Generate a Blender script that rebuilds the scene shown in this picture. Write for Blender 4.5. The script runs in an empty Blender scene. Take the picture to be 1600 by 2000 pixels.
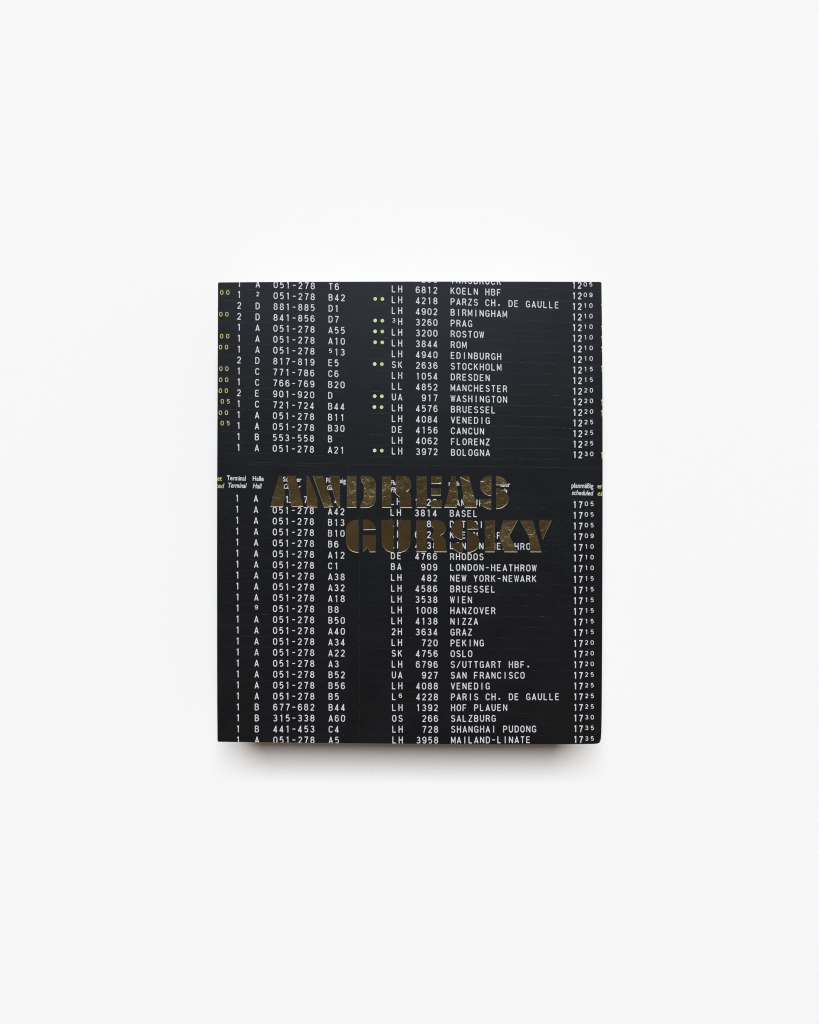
import bpy, bmesh, math, random
from mathutils import Vector
from mathutils.geometry import delaunay_2d_cdt

random.seed(7)
scene = bpy.context.scene
C = scene.collection

# ------------------------------------------------------------------ camera, world, lamp
S = 1.0 / 3000.0            # metres on the cover per pixel of the photograph (book 25 x 30 cm)
T = 0.044                   # thickness of the book
CAM_ABOVE = 0.325           # camera above the cover

cam_data = bpy.data.cameras.new('camera')
cam = bpy.data.objects.new('camera', cam_data)
C.objects.link(cam)
cam.location = (0, 0, T + CAM_ABOVE)
cam_data.sensor_fit = 'HORIZONTAL'
cam_data.sensor_width = 36.0
cam_data.lens = 36.0 * CAM_ABOVE / (1600 * S)
cam_data.clip_start = 0.01
cam_data.clip_end = 100.0
scene.camera = cam

world = bpy.data.worlds.new('World')
scene.world = world
world.use_nodes = True
wt = world.node_tree
wt.nodes.clear()
w_out = wt.nodes.new('ShaderNodeOutputWorld')
w_bg = wt.nodes.new('ShaderNodeBackground')
w_tc = wt.nodes.new('ShaderNodeTexCoord')
w_dot = wt.nodes.new('ShaderNodeVectorMath')
w_dot.operation = 'DOT_PRODUCT'
w_dot.inputs[1].default_value = Vector((0.0, 0.20, 0.98)).normalized()   # ceiling's dark spot, tilted to shape the foil's reflections
w_ramp = wt.nodes.new('ShaderNodeValToRGB')
wt.links.new(w_tc.outputs['Generated'], w_dot.inputs[0])
wt.links.new(w_dot.outputs['Value'], w_ramp.inputs[0])
wt.links.new(w_ramp.outputs[0], w_bg.inputs['Color'])
wt.links.new(w_bg.outputs[0], w_out.inputs['Surface'])
# a dim warm room: pale walls low down, a dark ceiling overhead
cr = w_ramp.color_ramp
cr.elements[0].position = 0.0
cr.elements[0].color = (0.52, 0.345, 0.235, 1)
cr.elements[1].position = 1.0
cr.elements[1].color = (0.014, 0.0120, 0.0098, 1)
for pos, v in ((0.80, 0.24), (0.93, 0.25), (0.955, 0.20), (0.972, 0.10), (0.987, 0.042)):
    el = cr.elements.new(pos)
    el.color = (v, v * 0.77, v * 0.60, 1)
w_bg.inputs['Strength'].default_value = 0.53

# one big soft window light, beyond the head of the book
key_d = bpy.data.lights.new('window_light', 'AREA')
key = bpy.data.objects.new('window_light', key_d)
C.objects.link(key)
KEY_DIST, KEY_ELEV = 60.0, 52.5
key_d.shape = 'RECTANGLE'
key_d.size = 2 * KEY_DIST * math.tan(math.radians(20.5))
key_d.size_y = 2 * KEY_DIST * math.tan(math.radians(11))
key_d.energy = 54000.0
key_d.color = (0.944, 0.975, 1.0)
e = math.radians(KEY_ELEV)
key.location = (0, KEY_DIST * math.cos(e), KEY_DIST * math.sin(e))
key.rotation_euler = (Vector((0, 0, 0)) - key.location).to_track_quat('-Z', 'Y').to_euler()

scene.view_settings.view_transform = 'Standard'
scene.view_settings.look = 'None'
scene.view_settings.gamma = 1.0
scene.view_settings.use_curve_mapping = False
scene.view_settings.exposure = 0.0
scene.cycles.filter_width = 1.1

# ------------------------------------------------------------------ helpers
def P(px, py, z=0.0):
    """A place on the cover, measured in pixels of the photograph, as metres."""
    return ((px - 800.0) * S, (1000.0 - py) * S, z)

def link_mesh(name, verts, faces, mat, parent=None, smooth=False):
    me = bpy.data.meshes.new(name)
    me.from_pydata(verts, [], faces)
    me.update()
    if mat:
        for m in (mat if isinstance(mat, (list, tuple)) else [mat]):
            me.materials.append(m)
    if smooth:
        for p in me.polygons:
            p.use_smooth = True
    o = bpy.data.objects.new(name, me)
    C.objects.link(o)
    if parent:
        o.parent = parent
    return o

def new_mat(name, base, rough=0.5, metallic=0.0, spec=0.5):
    m = bpy.data.materials.new(name)
    m.use_nodes = True
    b = m.node_tree.nodes['Principled BSDF']
    b.inputs['Base Color'].default_value = (*base, 1)
    b.inputs['Roughness'].default_value = rough
    b.inputs['Metallic'].default_value = metallic
    b.inputs['Specular IOR Level'].default_value = spec
    return m, m.node_tree, b

def node(nt, kind, **kw):
    n = nt.nodes.new(kind)
    for k, v in kw.items():
        if k in n.inputs:
            n.inputs[k].default_value = v
        else:
            setattr(n, k, v)
    return n

# ------------------------------------------------------------------ materials
def paper_material():
    m, nt, b = new_mat('white_paper', (0.8, 0.8, 0.8), 0.95, 0, 0.0)
    tc = node(nt, 'ShaderNodeTexCoord')
    n1 = node(nt, 'ShaderNodeTexNoise', Scale=900.0, Detail=4.0)
    bump = node(nt, 'ShaderNodeBump', Strength=0.10, Distance=0.0003)
    nt.links.new(tc.outputs['Object'], n1.inputs['Vector'])
    nt.links.new(n1.outputs[0], bump.inputs['Height'])
    nt.links.new(bump.outputs[0], b.inputs['Normal'])
    return m

def cover_material():
    m, nt, b = new_mat('black_laminate', (0.0085, 0.0088, 0.0098), 0.55, 0, 0.12)
    b.inputs['Specular Tint'].default_value = (0.66, 0.78, 1.0, 1)
    tc = node(nt, 'ShaderNodeTexCoord')
    n1 = node(nt, 'ShaderNodeTexNoise', Scale=45.0, Detail=5.0)
    r1 = node(nt, 'ShaderNodeMapRange')
    r1.inputs['To Min'].default_value = 0.46
    r1.inputs['To Max'].default_value = 0.55
    nt.links.new(tc.outputs['Object'], n1.inputs['Vector'])
    nt.links.new(n1.outputs[0], r1.inputs['Value'])
    nt.links.new(r1.outputs[0], b.inputs['Roughness'])
    # fine printed grain of the enlarged photograph
    n2 = node(nt, 'ShaderNodeTexNoise', Scale=1500.0, Detail=2.0)
    n3 = node(nt, 'ShaderNodeTexNoise', Scale=60.0, Detail=4.0)
    nt.links.new(tc.outputs['Object'], n2.inputs['Vector'])
    nt.links.new(tc.outputs['Object'], n3.inputs['Vector'])
    mul = node(nt, 'ShaderNodeMath', operation='MULTIPLY')
    nt.links.new(n2.outputs[0], mul.inputs[0])
    nt.links.new(n3.outputs[0], mul.inputs[1])
    ramp = node(nt, 'ShaderNodeValToRGB')
    ramp.color_ramp.elements[0].position = 0.10
    ramp.color_ramp.elements[0].color = (0.0052, 0.0052, 0.0054, 1)
    ramp.color_ramp.elements[1].position = 0.45
    ramp.color_ramp.elements[1].color = (0.0094, 0.0095, 0.0099, 1)
    nt.links.new(mul.outputs[0], ramp.inputs[0])
    nt.links.new(ramp.outputs[0], b.inputs['Base Color'])
    bump = node(nt, 'ShaderNodeBump', Strength=0.08, Distance=0.0002)
    n4 = node(nt, 'ShaderNodeTexNoise', Scale=700.0, Detail=3.0)
    nt.links.new(tc.outputs['Object'], n4.inputs['Vector'])
    nt.links.new(n4.outputs[0], bump.inputs['Height'])
    nt.links.new(bump.outputs[0], b.inputs['Normal'])
    return m

def ink_material(name, col):
    m, nt, b = new_mat(name, col, 0.55, 0, 0.12)
    tc = node(nt, 'ShaderNodeTexCoord')
    n = node(nt, 'ShaderNodeTexNoise', Scale=420.0, Detail=3.0)
    ramp = node(nt, 'ShaderNodeValToRGB')
    ramp.color_ramp.elements[0].position = 0.30
    ramp.color_ramp.elements[0].color = (col[0] * 0.82, col[1] * 0.82, col[2] * 0.84, 1)
    ramp.color_ramp.elements[1].position = 0.65
    ramp.color_ramp.elements[1].color = (*col, 1)
    nt.links.new(tc.outputs['Object'], n.inputs['Vector'])
    nt.links.new(n.outputs[0], ramp.inputs[0])
    nt.links.new(ramp.outputs[0], b.inputs['Base Color'])
    return m

def foil_material():
    m, nt, b = new_mat('gold_foil', (0.385, 0.305, 0.155), 0.30, 1.0, 0.5)
    tc = node(nt, 'ShaderNodeTexCoord')
    n1 = node(nt, 'ShaderNodeTexNoise', Scale=300.0, Detail=8.0, Roughness=0.65, Distortion=1.0)
    n2 = node(nt, 'ShaderNodeTexNoise', Scale=55.0, Detail=3.0, Distortion=0.6)
    nt.links.new(tc.outputs['Object'], n1.inputs['Vector'])
    nt.links.new(tc.outputs['Object'], n2.inputs['Vector'])
    b1 = node(nt, 'ShaderNodeBump', Strength=0.27, Distance=0.0009)
    b2 = node(nt, 'ShaderNodeBump', Strength=0.16, Distance=0.0025)
    nt.links.new(n1.outputs[0], b1.inputs['Height'])
    nt.links.new(n2.outputs[0], b2.inputs['Height'])
    n3 = node(nt, 'ShaderNodeTexNoise', Scale=15.0, Detail=1.0)
    nt.links.new(tc.outputs['Object'], n3.inputs['Vector'])
    b3 = node(nt, 'ShaderNodeBump', Strength=0.8, Distance=0.009)
    nt.links.new(n3.outputs[0], b3.inputs['Height'])
    nt.links.new(b3.outputs[0], b2.inputs['Normal'])
    nt.links.new(b2.outputs[0], b1.inputs['Normal'])
    nt.links.new(b1.outputs[0], b.inputs['Normal'])
    r = node(nt, 'ShaderNodeMapRange')
    r.inputs['To Min'].default_value = 0.14
    r.inputs['To Max'].default_value = 0.26
    nt.links.new(n2.outputs[0], r.inputs['Value'])
    nt.links.new(r.outputs[0], b.inputs['Roughness'])
    return m

def pages_material():
    m, nt, b = new_mat('page_edges', (0.5, 0.48, 0.44), 0.8, 0, 0.2)
    tc = node(nt, 'ShaderNodeTexCoord')
    mp = node(nt, 'ShaderNodeMapping')
    mp.inputs['Scale'].default_value = (6, 6, 5200)
    n = node(nt, 'ShaderNodeTexNoise', Scale=1.0, Detail=2.0)
    ramp = node(nt, 'ShaderNodeValToRGB')
    ramp.color_ramp.elements[0].position = 0.35
    ramp.color_ramp.elements[0].color = (0.26, 0.245, 0.22, 1)
    ramp.color_ramp.elements[1].position = 0.6
    ramp.color_ramp.elements[1].color = (0.38, 0.365, 0.33, 1)
    nt.links.new(tc.outputs['Object'], mp.inputs['Vector'])
    nt.links.new(mp.outputs[0], n.inputs['Vector'])
    nt.links.new(n.outputs[0], ramp.inputs[0])
    nt.links.new(ramp.outputs[0], b.inputs['Base Color'])
    return m

M_paper = paper_material()
M_cover = cover_material()
M_white = ink_material('white_ink', (0.64, 0.65, 0.695))
M_yellow = ink_material('yellow_ink', (0.54, 0.50, 0.18))
M_seam = [new_mat('seam_ink_%s' % w, (v, v, v * 1.12), 0.55, 0, 0.12)[0]
          for w, v in (('faint', 0.0185), ('soft', 0.024), ('clear', 0.045), ('dim', 0.0135))]
M_gap = new_mat('flap_joint_ink', (0.05, 0.05, 0.055), 0.55, 0, 0.12)[0]
M_dot_pale = ink_material('pale_green_ink', (0.55, 0.69, 0.48))
M_dot_green = ink_material('green_ink', (0.47, 0.63, 0.26))
M_dot_core = ink_material('green_core_ink', (0.46, 0.58, 0.22))
M_foil = foil_material()
M_foil_rim = new_mat('foil_rim', (0.20, 0.185, 0.145), 0.42, 1.0)[0]
M_pages = pages_material()
M_scuff = new_mat('worn_edge', (0.55, 0.55, 0.55), 0.8, 0, 0.1)[0]
M_scratch = new_mat('scratch', (0.035, 0.036, 0.04), 0.5, 0, 0.2)[0]

# ------------------------------------------------------------------ the paper it lies on
def build_paper():
    n, half = 2, 1.6
    v = [(-half, -half, 0), (half, -half, 0), (half, half, 0), (-half, half, 0)]
    o = link_mesh('ground', v, [(0, 1, 2, 3)], M_paper)
    o['kind'] = 'structure'
    o['label'] = 'plain white paper surface under the book'
    return o
build_paper()

# ------------------------------------------------------------------ the book
book = bpy.data.objects.new('book', None)
C.objects.link(book)
book.empty_display_size = 0.1
book['label'] = 'thick black hardcover book printed with a white flight timetable and gold foil stencil lettering'
book['category'] = 'book'

def corner_arc(cx, cy, r, a0, a1, n=6):
    return [(cx + r * math.cos(math.radians(a0 + (a1 - a0) * i / n)),
             cy + r * math.sin(math.radians(a0 + (a1 - a0) * i / n))) for i in range(n + 1)]

# outline of the front board, clockwise in the picture (y down), in photograph pixels
OUT = []
OUT += [(425.2, 553.0), (425.9, 551.2), (428.0, 550.6)]
OUT += [(520, 549.9), (640, 549.3), (800, 549.0), (960, 549.0), (1080, 549.2), (1171.5, 549.6)]
OUT += [(1174.4, 550.3), (1175.8, 552.2)]
OUT += [(1176.6, 620), (1177.2, 690), (1177.8, 780), (1178.0, 900), (1178.0, 1010), (1177.7, 1120),
        (1177.3, 1220), (1176.8, 1320), (1176.2, 1400), (1175.6, 1430)]
OUT += [(1174.8, 1441), (1173.8, 1447.5), (1171.6, 1451.4), (1168.0, 1453.2), (1160, 1454.0)]
OUT += [(1080, 1454.7), (980, 1454.9), (880, 1454.4), (780, 1453.5), (680, 1452.5), (560, 1451.3), (470, 1450.3),
        (427.5, 1449.8), (424.9, 1449.0), (424.2, 1446.5)]
OUT += [(423.6, 1380), (423.3, 1250), (423.2, 1100), (423.4, 960), (423.8, 860), (424.3, 760), (424.8, 650)]

def offset_poly(pts, d):
    """Offset a closed polygon inwards by d (pixels); works for either winding."""
    n = len(pts)
    area = sum(pts[i][0] * pts[(i + 1) % n][1] - pts[(i + 1) % n][0] * pts[i][1] for i in range(n))
    sgn = 1.0 if area > 0 else -1.0
    res = []
    for i in range(n):
        p0, p1, p2 = pts[i - 1], pts[i], pts[(i + 1) % n]
        e1 = Vector((p1[0] - p0[0], p1[1] - p0[1]))
        e2 = Vector((p2[0] - p1[0], p2[1] - p1[1]))
        if e1.length < 1e-9 or e2.length < 1e-9:
            res.append(p1)
            continue
        e1.normalize(); e2.normalize()
        n1 = Vector((-e1.y, e1.x)) * sgn
        n2 = Vector((-e2.y, e2.x)) * sgn
        b = n1 + n2
        if b.length < 1e-6:
            b = n1.copy()
        b.normalize()
        k = d / max(0.45, b.dot(n1))
        res.append((p1[0] + b.x * k, p1[1] + b.y * k))
    return res

def board(name, outline, z0, z1, r, mat, parent):
    """A cover board with rounded edges: rings from the lower face up to the upper face."""
    rp = r / S
    rings = []
    for k in range(0, 5):
        a = math.radians(90 * k / 4)
        rings.append((rp * (1 - math.sin(a)), z0 + r * (1 - math.cos(a))))
    for k in range(0, 6):
        a = math.radians(90 * k / 5)
        rings.append((rp * (1 - math.cos(a)), z1 - r * (1 - math.sin(a))))
    verts, faces = [], []
    n = len(outline)
    for d, z in rings:
        for x, y in (offset_poly(outline, d) if d > 1e-6 else outline):
            verts.append(P(x, y, z))
    for k in range(len(rings) - 1):
        for i in range(n):
            j = (i + 1) % n
            faces.append((k * n + i, (k + 1) * n + i, (k + 1) * n + j, k * n + j))
    faces.append(tuple(range(n)))
    top = (len(rings) - 1) * n
    faces.append(tuple(top + n - 1 - i for i in range(n)))
    o = link_mesh(name, verts, faces, mat, parent)
    me = o.data
    for p in me.polygons:
        if len(p.vertices) == 4:
            p.use_smooth = True
    bm = bmesh.new(); bm.from_mesh(me)
    bmesh.ops.recalc_face_normals(bm, faces=bm.faces)
    bm.to_mesh(me); bm.free()
    return o

BOARD = 0.0030
front = board('front_cover', OUT, T - BOARD, T, 0.0007, M_cover, book)
back = board('back_cover', OUT, 0.0, BOARD, 0.0007, M_cover, book)

def build_spine():
    # a square back with softly rounded shoulders, between the two boards on the left
    prof = []
    x0, x1 = 424.6, 432.5
    zl, zh = BOARD + 0.00005, T - BOARD - 0.00005
    for k in range(7):
        a = math.radians(-90 + 180 * k / 6)
        prof.append((x0 + 2.2 - 2.2 * math.cos(a), (zl + zh) / 2 + (zh - zl) / 2 * math.sin(a)))
    prof += [(x1, zh), (x1, zl)]
    verts, faces = [], []
    for py in (554.0, 1446.5):
        for x, z in prof:
            verts.append(P(x, py, z))
    n = len(prof)
    for i in range(n):
        j = (i + 1) % n
        faces.append((i, j, n + j, n + i))
    faces += [tuple(range(n - 1, -1, -1)), tuple(range(n, 2 * n))]
    return link_mesh('spine', verts, faces, M_cover, book)
build_spine()

def build_pages():
    # the block of pages, set back from the boards, with a slightly hollow fore edge
    verts, faces = [], []
    ys = (559.0, 1444.0)
    zs = [BOARD + 0.0001 + (T - 2 * BOARD - 0.0002) * k / 12 for k in range(13)]
    for z in zs:
        t = (z - BOARD) / (T - 2 * BOARD) * 2 - 1
        xr = 1167.0 - 3.0 * (1 - t * t)
        for x, y in ((432.8, ys[0]), (xr, ys[0]), (xr, ys[1]), (432.8, ys[1])):
            verts.append(P(x, y, z))
    for k in range(12):
        for i in range(4):
            j = (i + 1) % 4
            faces.append((k * 4 + i, k * 4 + j, (k + 1) * 4 + j, (k + 1) * 4 + i))
    faces += [(3, 2, 1, 0), (48, 49, 50, 51)]
    return link_mesh('page_block', verts, faces, M_pages, book)
build_pages()

# ------------------------------------------------------------------ lettering of the printed board
def arc(cx, cy, rx, ry, a0, a1, n=9):
    return [(cx + rx * math.cos(math.radians(a0 + (a1 - a0) * i / n)),
             cy + ry * math.sin(math.radians(a0 + (a1 - a0) * i / n))) for i in range(n + 1)]

def ring(cx, cy, rx, ry, n=18):
    return arc(cx, cy, rx, ry, 0, 360, n)

GL = {
 '0': [arc(.5, .70, .5, .30, 0, 180) + arc(.5, .30, .5, .30, 180, 360) + [(1, .70)]],
 '1': [[(.56, 0), (.56, 1.0)], [(.58, .93), (.16, .80)]],
 '2': [arc(.5, .72, .46, .28, 165, -25) + [(.03, 0.0), (1.0, 0.0)]],
 '3': [arc(.47, .755, .43, .245, 155, -90) + [(.36, .51)], [(.36, .51)] + arc(.47, .255, .5, .255, 90, -158)],
 '4': [[(.70, 0), (.70, 1.0), (.0, .25), (1.05, .25)]],
 '5': [[(.92, 1.0), (.15, 1.0), (.07, .50)] + arc(.47, .325, .51, .325, 122, -135)],
 '6': [ring(.5, .31, .5, .31), [(0, .31)] + arc(.5, .68, .5, .32, 180, 28)],
 '7': [[(.0, 1.0), (1.0, 1.0), (.62, .55), (.36, 0)]],
 '8': [ring(.5, .76, .43, .24), ring(.5, .265, .5, .265)],
 '9': [ring(.5, .69, .5, .31), [(1, .69)] + arc(.5, .32, .5, .32, 0, -152)],
 'A': [[(-.04, 0), (.5, 1.0), (1.04, 0)], [(.15, .29), (.85, .29)]],
 'B': [[(0, 0), (0, 1), (.5, 1)] + arc(.5, .765, .43, .235, 90, -90) + [(0, .53)],
       [(.45, .53)] + arc(.52, .265, .48, .265, 90, -90) + [(0, 0)]],
 'C': [arc(.5, .70, .5, .30, 12, 180) + arc(.5, .30, .5, .30, 180, 348)],
 'D': [[(0, 0), (0, 1)] + arc(.42, .64, .58, .36, 90, 0) + arc(.42, .36, .58, .36, 0, -90) + [(0, 0)]],
 'E': [[(.95, 1), (0, 1), (0, 0), (.97, 0)], [(0, .52), (.84, .52)]],
 'F': [[(.95, 1), (0, 1), (0, 0)], [(0, .50), (.84, .50)]],
 'G': [arc(.5, .70, .5, .30, 15, 180) + arc(.5, .30, .5, .30, 180, 330) + [(1.0, .06), (1.0, .46), (.56, .46)]],
 'H': [[(0, 0), (0, 1)], [(1, 0), (1, 1)], [(0, .52), (1, .52)]],
 'I': [[(.5, 0), (.5, 1)]],
 'K': [[(0, 0), (0, 1)], [(.97, 1), (.04, .42)], [(.34, .60), (1.02, 0)]],
 'L': [[(0, 1), (0, 0), (.92, 0)]],
 'M': [[(0, 0), (0, 1), (.5, .22), (1, 1), (1, 0)]],
 'N': [[(0, 0), (0, 1), (1, 0), (1, 1)]],
 'O': [arc(.5, .68, .52, .32, 0, 180) + arc(.5, .32, .52, .32, 180, 360) + [(1.02, .68)]],
 'P': [[(0, 0), (0, 1), (.5, 1)] + arc(.5, .74, .5, .26, 90, -90) + [(0, .48)]],
 'R': [[(0, 0), (0, 1), (.5, 1)] + arc(.5, .755, .48, .245, 90, -90) + [(0, .51)],
       [(.5, .51), (.74, .44), (.88, .28), (1.0, 0)]],
 'S': [arc(.5, .75, .46, .25, 18, 250) + arc(.5, .255, .5, .255, 70, -162)],
 'T': [[(-.02, 1), (1.02, 1)], [(.5, 1), (.5, 0)]],
 'U': [[(0, 1)] + arc(.5, .31, .5, .31, 180, 360) + [(1, 1)]],
 'V': [[(-.03, 1), (.5, 0), (1.03, 1)]],
 'W': [[(-.08, 1), (.22, 0), (.5, .92), (.78, 0), (1.08, 1)]],
 'Y': [[(0, 1), (.5, .44), (1, 1)], [(.5, .44), (.5, 0)]],
 'Z': [[(.03, 1), (.97, 1), (0, 0), (1.0, 0)]],
 '-': [[(.08, .5), (.92, .5)]],
 '/': [[(.05, -.05), (.95, 1.05)]],
 '.': [[(.27, .13), (.73, .13)]],
}
THIN = {'M': .86, 'W': .78, '.': 1.7}
WIDE = {'M': 1.12, 'W': 1.10}

def union(polys, eps=1e-4):
    vs, fs = [], []
    for p in polys:
        n = len(p)
        a = sum(p[i][0] * p[(i + 1) % n][1] - p[(i + 1) % n][0] * p[i][1] for i in range(n))
        if abs(a) < 1e-7:
            continue
        if a < 0:
            p = p[::-1]
        b = len(vs)
        vs += [Vector((x, y)) for x, y in p]
        fs.append(list(range(b, b + n)))
    r = delaunay_2d_cdt(vs, [], fs, 1, eps)
    return [(v.x, v.y) for v in r[0]], [tuple(f) for f, src in zip(r[2], r[5]) if len(src)]

_cache = {}
def glyph(ch, w, h, t):
    """Outline of one character, centred on 0,0, y up, in pixels: w x h overall, stroke t."""
    key_ = (ch, round(w, 2), round(h, 2), round(t, 2))
    if key_ in _cache:
        return _cache[key_]
    st = t * THIN.get(ch, 1.0)
    cw, chh = w * WIDE.get(ch, 1.0) - t, h - st
    polys = []
    for line in GL[ch]:
        pts = [((x - .5) * cw, (y - .5) * chh) for x, y in line]
        q = [pts[0]]
        for p in pts[1:]:
            if math.hypot(p[0] - q[-1][0], p[1] - q[-1][1]) > 1e-3:
                q.append(p)
        closed = math.hypot(q[0][0] - q[-1][0], q[0][1] - q[-1][1]) < 1e-3
        for a, b in zip(q, q[1:]):
            dx, dy = b[0] - a[0], b[1] - a[1]
            L = math.hypot(dx, dy)
            nx, ny = -dy / L * st / 2, dx / L * st / 2
            polys.append([(a[0] + nx, a[1] + ny), (a[0] - nx, a[1] - ny), (b[0] - nx, b[1] - ny), (b[0] + nx, b[1] + ny)])
        joints = q[:-1] if closed else q[1:-1]
        for jx, jy in joints:
            polys.append([(jx + st / 2 * math.cos(math.radians(30 + 45 * k)), jy + st / 2 * math.sin(math.radians(30 + 45 * k))) for k in range(8)])
        if not closed:      # horizontal or vertical ends stay square and reach the full height
            pass
    # grow terminals so that strokes end on the cap line and the base line
    r = union(polys)
    if ch in 'AHIKLMNPRTUVWYFDEBZ1479/':
        ys = [y for x, y in r[0]]
        lo, hi = min(ys), max(ys)
        k = h / (hi - lo)
        r = ([(x, (y - (lo + hi) / 2) * k) for x, y in r[0]], r[1])
    _cache[key_] = r
    return r

class Ink:
    """Collects flat lettering, in photograph pixels, with one material index for each face."""
    def __init__(self):
        self.v, self.f, self.m, self.z = [], [], [], {}
    def add(self, vs, fs, mi=0):
        b = len(self.v)
        self.v += vs
        for f in fs:
            self.f.append(tuple(b + i for i in f))
            self.m.append(mi)
    def char(self, ch, cx, cy, w=7.9, h=13.2, t=1.62, mi=0, slope=0.0):
        if ch == ' ':
            return
        gv, gf = glyph(ch, w, h, t)
        self.add([(cx + x, cy - y + slope * x) for x, y in gv], [tuple(reversed(f)) for f in gf], mi)
        if h > 12 and ch != '-' and ch != '.' and random.random() < .38:
            # the joint between the upper and the lower flap crosses the character
            b = len(self.v)
            g = random.uniform(.16, .32)
            yy = cy + random.uniform(-.25, .25)
            x0, x1 = cx - w / 2 - .1, cx + w / 2 + .1
            self.add([(x0, yy - g), (x1, yy - g), (x1, yy + g), (x0, yy + g)], [(0, 1, 2, 3)], 2)
            for k in range(4):
                self.z[b + k] = 0.00003
    def text(self, s, cx, cy, pitch, slope=0.0, **kw):
        for i, ch in enumerate(s):
            self.char(ch, cx + i * pitch, cy + slope * i * pitch, slope=slope, **kw)
    def build(self, name, mats, parent, z, clip=1.0):
        bm = bmesh.new()
        vv = [bm.verts.new(P(x, y, z + self.z.get(i, 0.0))) for i, (x, y) in enumerate(self.v)]
        for f, mi in zip(self.f, self.m):
            try:
                face = bm.faces.new([vv[i] for i in f])
                face.material_index = mi
            except ValueError:
                pass
        # cut everything that would run over the rim of the board
        inner = offset_poly(OUT, clip)
        xs = [p[0] for p in self.v]; ys = [p[1] for p in self.v]
        n = len(inner)
        if min(xs) < 432 or max(xs) > 1168 or min(ys) < 556 or max(ys) > 1444:
            for i in range(n):
                a, b = inner[i], inner[(i + 1) % n]
                ex, ey = b[0] - a[0], b[1] - a[1]
                L = math.hypot(ex, ey)
                if L < 20:
                    continue
                pa = Vector(P(a[0], a[1], z))
                # outline runs clockwise on screen (y down): outside lies to the left of travel
                nrm = Vector((ey / L, ex / L, 0))
                geom = bm.verts[:] + bm.edges[:] + bm.faces[:]
                if geom:
                    bmesh.ops.bisect_plane(bm, geom=geom, plane_co=pa, plane_no=nrm, clear_outer=True)
        bmesh.ops.recalc_face_normals(bm, faces=bm.faces)
        for f in bm.faces:
            f.normal_update()
            if f.normal.z < 0:
                f.normal_flip()
        me = bpy.data.meshes.new(name)
        bm.to_mesh(me); bm.free()
        for m in mats:
            me.materials.append(m)
        o = bpy.data.objects.new(name, me)
        C.objects.link(o)
        o.parent = parent
        return o

Z_SEAM, Z_INK, Z_FOIL = T + 0.00004, T + 0.00008, T + 0.00018
INKS = [M_white, M_yellow, M_gap]

def lerp(a, b, t):
    return a + (b - a) * t

SMALL = dict(w=6.1, h=8.7, t=1.2)

def put(ink, s, x, y, pitch, slope=0.0, mi=0):
    """Text where ^ marks the next character as a small raised one."""
    i = k = 0
    while i < len(s):
        if s[i] == '^':
            ink.char(s[i + 1], x + k * pitch, y + slope * k * pitch - 2.0, mi=mi, **SMALL)
            i += 2
        else:
            ink.char(s[i], x + k * pitch, y + slope * k * pitch, mi=mi, slope=slope)
            i += 1
        k += 1

def clock(ink, hh, mm, xs, y, sl):
    ink.char(hh[0], xs[0], y, t=1.85)
    ink.char(hh[1], xs[1], y + .3, t=1.85)
    ink.char(mm[0], xs[2], y - 1.7, **SMALL)
    ink.char(mm[1], xs[3], y - 1.6, **SMALL)

# ---- upper block: hall side and flight side of each row
LEFT_TOP = [('1', 'A', '051-278', 'T6'), ('1', '^2', '051-278', 'B42'), ('2', 'D', '881-885', 'D1'),
            ('2', 'D', '841-856', 'D7'), ('1', 'A', '051-278', 'A55'), ('1', 'A', '051-278', 'A10'),
            ('1', 'A', '051-278', '^513'), ('2', 'D', '817-819', 'E5'), ('1', 'C', '771-786', 'C6'),
            ('1', 'C', '766-769', 'B20'), ('2', 'E', '901-920', 'D'), ('1', 'C', '721-724', 'B44'),
            ('1', 'A', '051-278', 'B11'), ('1', 'A', '051-278', 'B30'), ('1', 'B', '553-558', 'B'),
            ('1', 'A', '051-278', 'A21')]
RIGHT_TOP = [('OS', '260', 'INNSBRUCK', '1205'), ('LH', '6812', 'KOELN HBF', '1209'),
             ('LH', '4218', 'PARZS CH. DE GAULLE', '1210'), ('LH', '4902', 'BIRMINGHAM', '1210'),
             ('^3H', '3260', 'PRAG', '1210'), ('LH', '3200', 'ROSTOW', '1210'), ('LH', '3844', 'ROM', '1210'),
             ('LH', '4940', 'EDINBURGH', '1210'), ('SK', '2636', 'STOCKHOLM', '1215'),
             ('LH', '1054', 'DRESDEN', '1215'), ('LL', '4852', 'MANCHESTER', '1220'),
             ('UA', '917', 'WASHINGTON', '1220'), ('LH', '4576', 'BRUESSEL', '1220'),
             ('LH', '4084', 'VENEDIG', '1225'), ('DE', '4156', 'CANCUN', '1225'),
             ('LH', '4062', 'FLORENZ', '1225'), ('LH', '3972', 'BOLOGNA', '1230')]
YELLOW_LEFT = {1: ('00', 433.4, 571.2), 3: ('00', 431.6, 613.7), 5: ('00', 433.1, 656.5), 6: ('00', 430.9, 678.0),
               8: ('00', 431.6, 720.0), 9: ('00', 431.1, 741.6), 10: ('00', 430.6, 763.1), 11: ('05', 434.4, 784.0),
               12: ('00', 430.8, 806.0), 13: ('05', 434.2, 826.5)}
YELLOW_RIGHT = {2: 599.8, 4: 641.9, 5: 661.9, 6: 682.5, 8: 720.0, 11: 786.2, 12: 806.9, 16: 889.3}

def cell(name, s, x, y, pitch, slope=0.0):
    """One entry of the timetable, a sub-part of the cover."""
    ink = Ink()
    put(ink, s, x, y, pitch, slope)
    ink.build(name, INKS, front, Z_INK)

def time_cell(ti, xs, y):
    ink = Ink()
    clock(ink, ti[:2], ti[2:], xs, y, 0)
    ink.build('departure_time', INKS, front, Z_INK)

def pad(s):
    return ' ' * (4 - len(s)) + s

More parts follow.
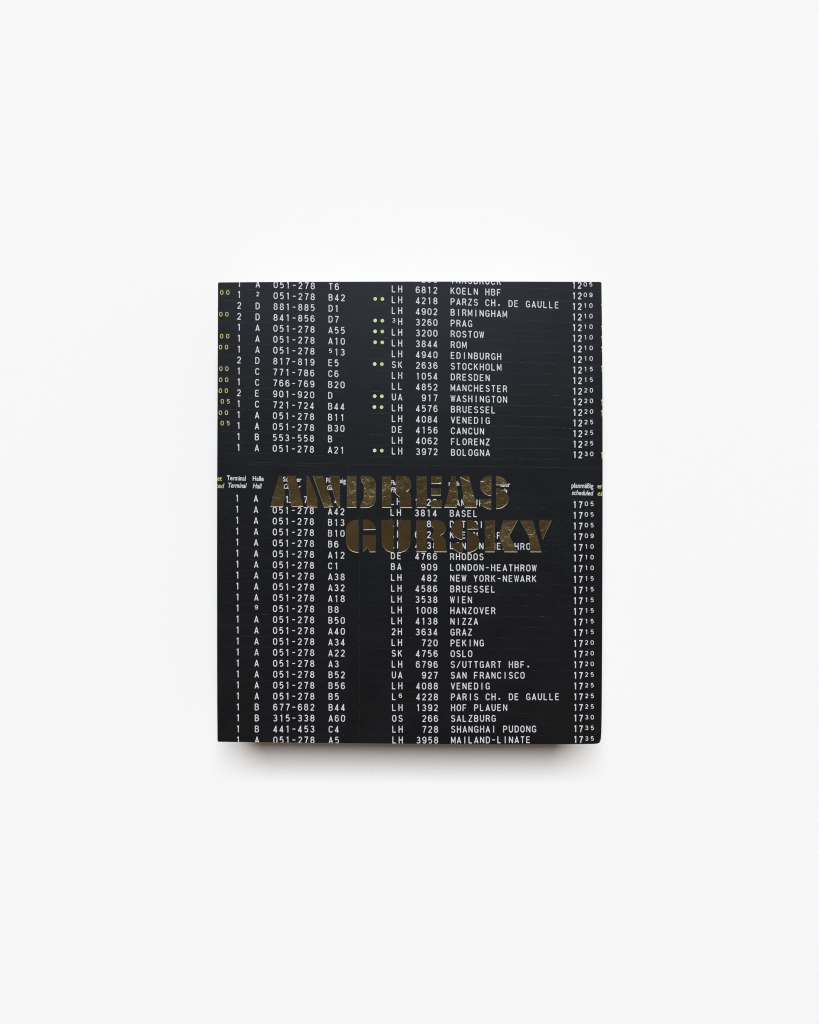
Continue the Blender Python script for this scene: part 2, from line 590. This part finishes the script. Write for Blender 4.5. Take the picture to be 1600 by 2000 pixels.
def top_row(r):
    """r = row on the flight side; the hall side of the same row is one less."""
    k = r - 1
    if k >= 0:
        t = k / 15.0
        yt = lerp(553.75, 873.75, t)
        sl = lerp(.0325, .0275, t)
        xt = lerp(467.6, 466.2, t)
        te, ha, co, ga = LEFT_TOP[k]
        cell('terminal_number', te, xt, yt, 12)
        cell('hall_letter', ha, lerp(503.7, 501.9, t), yt + sl * 36, 12)
        cell('counter_range', co, lerp(538.7, 536.9, t), yt + sl * 71, 12.06, sl)
        cell('gate_number', ga, lerp(646.2, 644.8, t), yt + sl * 179, 11.95, sl)
        if k in YELLOW_LEFT:
            s, x, y = YELLOW_LEFT[k]
            ink = Ink()
            ink.text(s, x, y, 11.7, mi=1, **SMALL)
            ink.build('expected_time', INKS, front, Z_INK)
    t = (r - 1) / 15.0
    al, nu, de, ti = RIGHT_TOP[r]
    sl = lerp(.0355, .0125, max(0, t))
    cell('airline_code', al, lerp(769.4, 769.5, t), lerp(564.4, 881.0, t), 12.35, lerp(.02, .01, t))
    cell('flight_number', pad(nu), lerp(816.2, 816.7, t), lerp(566.1, 882.0, t), 11.42, lerp(.02, .01, t))
    cell('destination_name', de, lerp(884.3, 885.1, t), lerp(567.9, 883.5, t), 11.31, sl)
    tt = r / 16.0
    time_cell(ti, [lerp(a, b, tt) for a, b in ((1121.4, 1122.9), (1132.3, 1133.7), (1143.2, 1145.0), (1154.1, 1155.9))],
              lerp(556.9, 888.1, tt))
    if r in YELLOW_RIGHT:
        ink = Ink()
        ink.char('1', 1176.3, YELLOW_RIGHT[r], w=7.5, h=12.6, t=2.0, mi=1)
        ink.build('expected_time', INKS, front, Z_INK)
for r in range(17):
    top_row(r)

# ---- lower block
GATES = ['A4', 'A42', 'B13', 'B10', 'B6', 'A12', 'C1', 'A38', 'A32', 'A18', 'B8', 'B50', 'A40', 'A34', 'A22', 'A3',
         'B52', 'B56', 'B5', 'B44', 'A60', 'C4', 'A5']
COUNTERS = ['051-278'] * 19 + ['677-682', '315-338', '441-453', '051-278']
HALLS = ['A'] * 10 + ['^9'] + ['A'] * 8 + ['B', 'B', 'B', 'A']
RIGHT_LOW = [('LH', '1020', 'HAMBURG', '1705'), ('LH', '3814', 'BASEL', '1705'), ('LH', '484', 'DETROIT', '1705'),
             ('LH', '6822', 'KOELN HBF', '1709'), ('LH', '4738', 'LONDON-HEATHROW', '1710'), ('DE', '4766', 'RHODOS', '1710'),
             ('BA', '909', 'LONDON-HEATHROW', '1710'), ('LH', '482', 'NEW YORK-NEWARK', '1715'),
             ('LH', '4586', 'BRUESSEL', '1715'), ('LH', '3538', 'WIEN', '1715'), ('LH', '1008', 'HANZOVER', '1715'),
             ('LH', '4138', 'NIZZA', '1715'), ('2H', '3634', 'GRAZ', '1715'), ('LH', '720', 'PEKING', '1720'),
             ('SK', '4756', 'OSLO', '1720'), ('LH', '6796', 'S/UTTGART HBF.', '1720'), ('UA', '927', 'SAN FRANCISCO', '1725'),
             ('LH', '4088', 'VENEDIG', '1725'), ('L^6', '4228', 'PARIS CH. DE GAULLE', '1725'),
             ('LH', '1392', 'HOF PLAUEN', '1725'), ('OS', '266', 'SALZBURG', '1730'),
             ('LH', '728', 'SHANGHAI PUDONG', '1735'), ('LH', '3958', 'MAILAND-LINATE', '1735')]

def low_row(k):
    t = k / 22.0
    yt = lerp(972.9, 1445.0, t)
    sl = lerp(.0265, .003, t)
    cell('terminal_number', '1', lerp(463.6, 465.5, t), yt, 12)
    cell('hall_letter', HALLS[k], lerp(500.0, 502.1, t), yt + sl * 36, 12)
    cell('counter_range', COUNTERS[k], lerp(536.8, 538.1, t), yt + sl * 73, 12.05, lerp(.02, .0, t))
    cell('gate_number', GATES[k], lerp(644.9, 646.3, t), yt + sl * 181, 12.0, lerp(.02, .0, t))
    al, nu, de, ti = RIGHT_LOW[k]
    cell('airline_code', al, lerp(766.8, 770.6, t), lerp(979.6, 1445.4, t), 12.35, lerp(.014, .0, t))
    cell('flight_number', pad(nu), lerp(814.3, 817.6, t), lerp(980.7, 1445.6, t), lerp(11.66, 11.45, t), lerp(.012, .0, t))
    cell('destination_name', de, lerp(882.6, 885.5, t), lerp(981.6, 1445.5, t), lerp(11.5, 11.27, t), lerp(.013, -.005, t))
    time_cell(ti, [lerp(a, b, t) for a, b in ((1123.0, 1124.3), (1134.0, 1134.8), (1145.4, 1146.3), (1156.5, 1157.0))],
              lerp(985.6, 1444.1, t))
for k in range(23):
    low_row(k)

# ---- the pairs of round signals
DOTS = [(733.1, 583.7), (733.0, 626.0), (732.9, 647.2), (732.9, 668.4), (732.0, 710.9), (732.0, 773.7), (731.5, 795.0), (731.9, 879.8)]
for i, (x, y) in enumerate(DOTS):
    for s in (0, 1):
        cx, cy = x + 14.0 * s, y + .3 * s
        core = [(cx + .2 + 1.3 * math.cos(a * math.pi / 6), cy + .1 + 1.3 * math.sin(a * math.pi / 6)) for a in range(12)]
        rim = [(cx + 3.5 * math.cos(a * math.pi / 6), cy + 3.5 * math.sin(a * math.pi / 6)) for a in range(12)]
        ink = Ink()
        ink.add(core, [tuple(range(12))], 1)
        b = len(ink.v)
        ink.v += rim
        for a in range(12):
            ink.f.append((a, (a + 1) % 12, b + (a + 1) % 12, b + a)); ink.m.append(0)
        pale = (s == 0 and i in (1, 2, 4, 5, 6, 7))
        ink.build('signal_dot', [M_dot_pale if pale else M_dot_green, M_dot_green if pale else M_dot_core], front, Z_INK)

# ---- column headings in a narrow proportional face
def heading(lines, name='column_heading'):
    """lines: (text, left x, right x (full width), baseline y, italic, yellow)"""
    ink = Ink()
    for s, x0, x1, yb, ital, yel in lines:
        cu = bpy.data.curves.new('heading_text', 'FONT')
        cu.body = s
        cu.size = 1.0
        cu.shear = 0.0
        cu.offset = 0.012
        cu.resolution_u = 3
        ob = bpy.data.objects.new('heading_text', cu)
        C.objects.link(ob)
        bpy.context.view_layer.update()
        me = ob.evaluated_get(bpy.context.evaluated_depsgraph_get()).to_mesh()
        xs = [v.co.x for v in me.vertices]
        lo, hi = min(xs), max(xs)
        kx = (x1 - x0) / (hi - lo)
        ky = 9.6 / 0.73
        sh = .20 if ital else 0.0
        vs = [(x0 + (v.co.x - lo) * kx + v.co.y * ky * sh, yb - v.co.y * ky + .028 * (v.co.x - lo) * kx) for v in me.vertices]
        fs = [tuple(p.vertices) for p in me.polygons]
        ink.add(vs, fs, 1 if yel else 0)
        ob.evaluated_get(bpy.context.evaluated_depsgraph_get()).to_mesh_clear()
        bpy.data.objects.remove(ob)
        bpy.data.curves.remove(cu)
    return ink.build(name, INKS, front, Z_INK)
heading([('erwartet', 391.5, 433.7, 937.6, 0, 1), ('estimated', 391.0, 436.6, 952.0, 1, 1)])
heading([('Terminal', 443.3, 480.0, 937.6, 0, 0), ('Terminal', 444.6, 480.2, 952.0, 1, 0)])
heading([('Halle', 493.9, 515.2, 938.8, 0, 0), ('Hall', 494.0, 509.8, 953.4, 1, 0)])
heading([('Schalter', 553.2, 589.0, 940.2, 0, 0), ('Counter', 553.8, 586.5, 954.3, 1, 0)])
heading([('Flugsteig', 637.2, 675.6, 942.4, 0, 0), ('Gate', 638.2, 657.0, 956.6, 1, 0)])
heading([('Flug', 763.4, 779.5, 947.0, 0, 0), ('Flight', 763.6, 786.0, 961.0, 1, 0)])
heading([('nach', 876.6, 897.0, 948.3, 0, 0), ('to', 877.0, 885.5, 962.0, 1, 0)])
heading([('über', 977.6, 996.2, 950.4, 0, 0), ('via', 978.5, 990.5, 962.4, 1, 0)])
heading([('planmäßig', 1116.4, 1159.0, 952.4, 0, 0), ('scheduled', 1116.8, 1157.5, 966.4, 1, 0)])
heading([('erwartet', 1167.0, 1208.0, 953.8, 0, 1), ('estimated', 1167.0, 1211.0, 967.8, 1, 1)])

# ---- faint seams between the flaps
def seams():
    rnd = random.Random(3)
    ink = Ink()
    def dash(x0, x1, y, sl, mi, th):
        ink.add([(x0, y - th / 2), (x1, y - th / 2 + sl * (x1 - x0)), (x1, y + th / 2 + sl * (x1 - x0)), (x0, y + th / 2)],
                [(0, 1, 2, 3)], mi)
    def run(x0, x1, y, sl, dens, wmin, wmax, bias):
        x = x0
        while x < x1:                   # the joint itself, a hair line with small breaks
            w = rnd.uniform(6, 26)
            if rnd.random() < .86:
                dash(x, min(x + w, x1), y + .9 + sl * (x - x0), sl, 0 if y < 930 else 3, rnd.uniform(.55, .8))
            x += w + rnd.uniform(.3, 2.0)
        x = x0
        while x < x1:
            w = rnd.uniform(wmin, wmax)
            if rnd.random() < dens:
                q = rnd.random()
                mi = (0 if y < 930 else 3) if q < bias else (1 if q < bias + (1 - bias) * .75 else 2)
                dash(x, min(x + w, x1), y + sl * (x - x0) + rnd.uniform(-.1, .1), sl, mi, rnd.uniform(.4, .75))
            x += w + rnd.uniform(.6, 3.5)
    for r in range(1, 18):
        t = (r - 1) / 15.0
        yl = lerp(553.75, 873.75, t) + 10.6
        sl = lerp(.0325, .0275, t)
        fade = .35 + .3 * t
        run(430, 480, yl - 21.3 + .0, sl, .55, 4, 16, fade + .2)
        run(484, 530, yl + sl * 20, sl, .6, 4, 18, fade + .2)
        run(534, 632, yl + sl * 72, sl, .4, 3, 9, fade + .15)
        if r >= 1:
            ga = LEFT_TOP[min(r - 1, 15)][3].replace('^', '')
            run(640 + 12 * len(ga), 676, yl - 21.3 + sl * 200 + 2.5, sl, .75, 4, 10, .15 + .3 * t)
        ya = lerp(564.4, 881.0, t) - 10.6
        run(722, 762, ya - .7, .012, .62, 3, 14, fade)
        run(764, 790, ya + .4, .012, .5, 3, 9, fade + .2)
        run(812, 856, ya + 1.5, .012, .55, 4, 11, fade + .2)
        de = RIGHT_TOP[min(r, 16)][2]
        s2 = lerp(.0355, .0125, t)
        x0 = 882 + 11.31 * len(de) + 4
        run(x0, 1092, ya + 3.2 + s2 * (x0 - 884), s2, .8, 3, 10, .25 + .35 * t)
        run(880, x0, ya + 3.2, s2, .35, 2, 8, .7)
        yc = lerp(556.9, 888.1, min(r, 16) / 16.0) - 10.4
        run(1098, 1118, yc, .015, .8, 5, 14, .3 + .3 * t)
        run(1120, 1160, yc + .6, .015, .4, 3, 9, .6)
        run(1161, 1172, yc + 1.2, .015, .7, 4, 9, .3)
    # rail between the two boards
    x = 430.0
    while x < 1172:
        w = rnd.uniform(18, 60)
        dash(x, min(x + w, 1172), 902 + (x - 430) * .0175 + rnd.uniform(-.1, .1), .0175, 0 if rnd.random() < .55 else 1, .7)
        x += w + rnd.uniform(.5, 4)
    for k in range(23):
        t = k / 22.0
        y = lerp(972.9, 1445.0, t) - 10.6
        sl = lerp(.0265, .003, t)
        b = .72 + .25 * t
        run(430, 530, y, sl, .35 * (1 - .7 * t), 4, 16, b)
        run(534, 632, y + sl * 72, sl, .25 * (1 - .7 * t), 3, 9, b)
        run(640, 676, y + sl * 180, sl, .4 * (1 - .8 * t), 4, 10, b)
        run(720, 850, y + sl * 290, .01, .3 * (1 - .7 * t), 4, 14, b)
        x0 = 884 + 11.4 * len(RIGHT_LOW[k][2]) + 4
        run(x0, 1092, lerp(981.6, 1445.5, t) - 10.6, .008, .55 * (1 - .6 * t), 3, 9, .6 + .35 * t)
        run(1098, 1172, lerp(985.6, 1444.1, t) - 10.4, .01, .25 * (1 - .6 * t), 4, 10, b)
    # the empty flap cells printed faintly beside the title and at the left rim
    for x0, x1, y0, y1, px_ in ((1000, 1092, 968, 1078, 11.4), (428, 452, 968, 1090, 6.0)):
        x = x0
        while x < x1:
            y = y0
            while y < y1:
                if rnd.random() < .6:
                    h = rnd.uniform(4, 9)
                    ink.add([(x - .25, y), (x + .25, y), (x + .25, y + h), (x - .25, y + h)], [(0, 1, 2, 3)], 0)
                if rnd.random() < .5:
                    dash(x + 1.2, x + px_ - 1.2, y + rnd.uniform(-.3, .3), .012, 0, .5)
                y += 10.6
            x += px_
    # upright joints of the board panels
    for xx, y0, y1 in ((678.5, 906, 960), (702, 940, 1440), (1090, 900, 1300), (440, 960, 1040), (1098, 560, 880)):
        y = y0
        while y < y1:
            h = rnd.uniform(8, 30)
            ink.add([(xx - .3, y), (xx + .3, y), (xx + .3, min(y + h, y1)), (xx - .3, min(y + h, y1))], [(0, 1, 2, 3)], 0)
            y += h + rnd.uniform(1, 12)
    # loose light specks in the printed photograph
    for x, y, q in ((675.3, 632.6, .55), (675.4, 1231.4, .75), (694, 685.7, .4), (443, 1313, .4), (1025.5, 912.6, .55), (982, 840, .4),
                    (1164.8, 561.2, .45), (741, 608.7, .35), (474, 861.7, .35), (702, 803.7, .35), (869, 1390, .35), (1162, 602, .4)):
        ink.add([(x + q * math.cos(a), y + q * math.sin(a)) for a in (0.3, 1.5, 2.7, 3.9, 5.2)], [(0, 1, 2, 3, 4)], 2)
    return ink.build('flap_seams', M_seam, front, Z_SEAM, 2.2)
seams()

# ------------------------------------------------------------------ gold foil stencil letters
def A_(u, v): return (410 + u / 8.0, 910 + v / 8.0)
def B_(u, v): return (600 + u / 8.0, 910 + v / 8.0)
def C_(u, v): return (800 + u / 8.0, 910 + v / 8.0)
def D_(u, v): return (990 + u / 8.0, 910 + v / 8.0)
def tr(f, *uv): return [f(u, v) for u, v in uv]

FOIL = [
 # A
 [tr(A_, (1085, 152), (1135, 152), (1150, 260), (1171, 415), (1166, 550), (1149, 640), (945, 640)),
  tr(A_, (1208, 152), (1340, 152), (1400, 370), (1465, 638), (1290, 640), (1272, 612), (1266, 577), (1224, 567), (1240, 530), (1241, 420), (1218, 270))],
 # N
 [tr(B_, (-4, 152), (22, 152), (150, 470), (162, 530), (163, 646), (-4, 646)),
  tr(B_, (88, 152), (250, 152), (296, 290), (412, 640), (268, 648)),
  tr(B_, (354, 152), (505, 152), (514, 230), (516, 650), (488, 648), (456, 580), (400, 390), (364, 270))],
 # D
 [tr(B_, (622, 152), (772, 152), (772, 651), (622, 651)),
  tr(B_, (838, 152), (960, 152), (1015, 170), (1055, 210), (1074, 265), (1075, 530), (1058, 585), (1015, 632), (955, 655), (834, 655),
     (834, 600), (850, 560), (876, 530), (884, 490), (884, 310), (874, 270), (840, 230))],
 # R
 [tr(B_, (1172, 154), (1314, 154), (1316, 651), (1172, 651)),
  tr(B_, (1390, 154), (1535, 154), (1590, 178), (1618, 225), (1622, 320), (1602, 368), (1558, 396), (1600, 412), (1618, 460), (1619, 590), (1638, 652),
     (1446, 655), (1440, 480), (1390, 447))],
 # E
 [tr(C_, (112, 156), (266, 156), (266, 652), (112, 652)),
  tr(C_, (340, 156), (501, 156), (501, 280), (340, 280)),
  tr(C_, (340, 350), (490, 350), (490, 460), (340, 460)),
  tr(C_, (340, 541), (501, 532), (501, 656), (340, 656))],
 # A
 [tr(C_, (656, 156), (712, 156), (728, 250), (755, 420), (754, 530), (736, 652), (538, 652), (572, 560), (612, 390)),
  tr(C_, (786, 158), (930, 156), (948, 250), (1034, 560), (1056, 656), (862, 656), (836, 560), (832, 420), (806, 260))],
 # S
 [tr(C_, (1278, 150), (1278, 469), (1225, 464), (1150, 420), (1108, 362), (1095, 300), (1106, 240), (1140, 190), (1205, 155)),
  tr(C_, (1088, 516), (1278, 510), (1278, 679), (1215, 672), (1145, 633), (1106, 580)),
  tr(C_, (1348, 150), (1420, 160), (1485, 198), (1522, 255), (1527, 300), (1348, 300)),
  tr(C_, (1353, 344), (1405, 350), (1480, 382), (1530, 432), (1549, 500), (1540, 560), (1505, 618), (1440, 660), (1353, 674))],
 # G
 [tr(B_, (803, 836), (803, 1352), (745, 1350), (685, 1326), (642, 1280), (612, 1215), (608, 1090), (614, 960), (642, 893), (700, 852)),
  tr(B_, (880, 838), (945, 836), (1005, 858), (1045, 902), (1076, 968), (1072, 998), (882, 1001)),
  tr(B_, (875, 1080), (1071, 1078), (1069, 1346), (976, 1346), (946, 1275), (910, 1315), (872, 1347))],
 # U
 [tr(B_, (1164, 846), (1350, 846), (1350, 1356), (1300, 1350), (1235, 1322), (1192, 1272), (1168, 1205)),
  tr(B_, (1426, 846), (1614, 846), (1614, 1205), (1592, 1272), (1545, 1326), (1485, 1350), (1426, 1356))],
 # R
 [tr(C_, (108, 850), (265, 850), (265, 1343), (108, 1345)),
  tr(C_, (340, 850), (460, 850), (522, 872), (560, 920), (568, 990), (545, 1050), (488, 1086), (540, 1112), (564, 1160), (562, 1260), (586, 1345),
     (380, 1345), (378, 1160), (340, 1135), (348, 1080), (386, 1010), (378, 975), (340, 942))],
 # S
 [tr(C_, (826, 840), (828, 1158), (780, 1150), (705, 1104), (660, 1040), (648, 980), (666, 920), (712, 866), (770, 845)),
  tr(C_, (638, 1206), (828, 1200), (828, 1368), (770, 1356), (694, 1305), (652, 1250)),
  tr(C_, (900, 846), (960, 842), (1020, 868), (1062, 918), (1081, 970), (1076, 990), (904, 992)),
  tr(C_, (900, 1032), (950, 1028), (1015, 1052), (1070, 1100), (1096, 1170), (1086, 1255), (1042, 1312), (965, 1350), (904, 1356))],
 # K
 [tr(C_, (1175, 850), (1335, 850), (1333, 1346), (1180, 1346)),
  tr(C_, (1464, 850), (1686, 850), (1610, 1000), (1558, 1092), (1590, 1140), (1688, 1346), (1482, 1346), (1432, 1205), (1402, 1110), (1402, 1050), (1438, 930))],
 # Y
 [tr(D_, (200, 850), (400, 850), (424, 925), (482, 1130), (541, 1346), (362, 1346), (356, 1165), (330, 1080)),
  tr(D_, (510, 850), (698, 850), (560, 1157), (545, 1100), (498, 905))],
]
# creases where the foil bridges the printing below it: polylines in pixels, by letter
CREASE = {
 3: [tr(B_, (1552, 400), (1570, 398), (1597, 372))],
 4: [tr(C_, (352, 278), (440, 277), (470, 268), (490, 262))],
 5: [tr(C_, (790, 176), (850, 206), (900, 232), (940, 240))],
 6: [tr(C_, (1108, 245), (1135, 241), (1165, 246))],
 12: [tr(D_, (398, 862), (420, 920), (437, 985), (432, 1030), (405, 1078), (362, 1072), (328, 1062))],
}

def soften(pts, limit=42.0):
    """Round the gentle corners of an outline, keep the sharp ones."""
    for _ in range(2):
        n = len(pts)
        res = []
        for i in range(n):
            p0, p1, p2 = pts[i - 1], pts[i], pts[(i + 1) % n]
            a = math.atan2(p1[1] - p0[1], p1[0] - p0[0])
            b = math.atan2(p2[1] - p1[1], p2[0] - p1[0])
            d = abs((math.degrees(b - a) + 180) % 360 - 180)
            if 6.0 < d < limit:
                l1 = math.hypot(p1[0] - p0[0], p1[1] - p0[1]); l2 = math.hypot(p2[0] - p1[0], p2[1] - p1[1])
                k1, k2 = min(.25, 2.2 / l1), min(.25, 2.2 / l2)
                res.append((lerp(p1[0], p0[0], k1), lerp(p1[1], p0[1], k1)))
                res.append((lerp(p1[0], p2[0], k2), lerp(p1[1], p2[1], k2)))
            else:
                res.append(p1)
        pts = res
    return pts

LIP_W, LIP_H = 0.62, 0.000075      # pressed edge: the foil lies a little below its own rim
def foil_letter(idx):
    verts, faces, rim = [], [], []
    for poly in FOIL[idx]:
        pts = soften(poly)
        n = len(pts)
        inner = offset_poly(pts, LIP_W)
        b = len(verts)
        verts += [P(x, y, T + 0.00009) for x, y in pts]
        verts += [P(x, y, Z_FOIL + LIP_H) for x, y in pts]
        verts += [P(x, y, Z_FOIL) for x, y in inner]
        for i in range(n):
            j = (i + 1) % n
            faces.append((b + i, b + j, b + n + j, b + n + i))
            rim.append(len(faces))
            faces.append((b + n + i, b + n + j, b + 2 * n + j, b + 2 * n + i))
        faces.append(tuple(b + 2 * n + i for i in range(n)))
    for line in CREASE.get(idx, []):
        for a, c in zip(line, line[1:]):
            dx, dy = c[0] - a[0], c[1] - a[1]
            L = math.hypot(dx, dy)
            nx, ny = -dy / L * .32, dx / L * .32
            if ny > 0:
                nx, ny = -nx, -ny           # towards the head of the book
            b = len(verts)
            verts += [P(a[0] + nx, a[1] + ny, Z_FOIL + .00001), P(c[0] + nx, c[1] + ny, Z_FOIL + .00001),
                      P(c[0] - nx, c[1] - ny, Z_FOIL + .00007), P(a[0] - nx, a[1] - ny, Z_FOIL + .00007)]
            rim.append(len(faces))
            faces.append((b, b + 1, b + 2, b + 3))
    o = link_mesh('foil_letter', verts, faces, [M_foil, M_foil_rim], front)
    for i in rim:
        o.data.polygons[i].material_index = 1
    bm = bmesh.new(); bm.from_mesh(o.data)
    for f in bm.faces:
        f.normal_update()
        if f.normal.z < -1e-3:
            f.normal_flip()
    bm.to_mesh(o.data); bm.free()
    return o
for i in range(len(FOIL)):
    foil_letter(i)

# ------------------------------------------------------------------ wear of the board
def wear():
    rnd = random.Random(11)
    ink = Ink()
    for y in (553.2, 563, 580, 604, 622, 641, 664, 676, 690, 792, 815, 1402, 1420, 1425):
        x = 425.6 + (y - 553) * -.0016
        h = rnd.uniform(.6, 1.6)
        ink.add([(x - .2, y - h), (x + rnd.uniform(.3, .8), y - h * .3), (x + rnd.uniform(.2, .6), y + h * .6), (x - .2, y + h)],
                [(0, 1, 2, 3)], 0)
    for line in (((1168, 1446.2), (1171, 1445.5), (1174, 1443.4)), ((1160, 1436), (1166, 1431), (1171.5, 1426)),
                 ((1167.5, 1447.2), (1170, 1446.6), (1172.6, 1445.4))):
        for a, c in zip(line, line[1:]):
            dx, dy = c[0] - a[0], c[1] - a[1]
            L = math.hypot(dx, dy)
            nx, ny = -dy / L * .3, dx / L * .3
            ink.add([(a[0] + nx, a[1] + ny), (c[0] + nx, c[1] + ny), (c[0] - nx, c[1] - ny), (a[0] - nx, a[1] - ny)], [(0, 1, 2, 3)], 1)
    return ink.build('edge_wear', [M_scuff, M_scratch], front, Z_SEAM, 0.0)
wear()

# ------------------------------------------------------------------ specks of dust on the paper below the book
def dust():
    rnd = random.Random(5)
    verts, faces = [], []
    def speck(x, y, r):
        b = len(verts)
        n = 6
        for k in range(n):
            a = 2 * math.pi * k / n + rnd.uniform(-.3, .3)
            q = r * rnd.uniform(.6, 1.2)
            verts.append((x + q * math.cos(a), y + q * math.sin(a), 0.00003))
        verts.append((x, y, 0.00003 + r * .5))
        for k in range(n):
            faces.append((b + k, b + (k + 1) % n, b + n))
    g = (T + CAM_ABOVE) / CAM_ABOVE         # paper lies further from the camera than the cover
    for _ in range(170):
        px = rnd.uniform(480, 1140)
        py = 1456 + abs(rnd.gauss(0, 1)) * 26
        speck((px - 800) * S * g, (1000 - py) * S * g, rnd.choice((.0001, .00013, .00016, .00024)))
    speck((928.5 - 800) * S * g, (1000 - 441.5) * S * g, .00016)
    o = link_mesh('dust_specks', verts, faces, new_mat('dust', (0.16, 0.13, 0.11), 0.9, 0, 0.1)[0])
    o['kind'] = 'stuff'
    o['label'] = 'tiny dark specks of dust scattered on the paper below the book'
    o['category'] = 'dust'
    return o
dust()
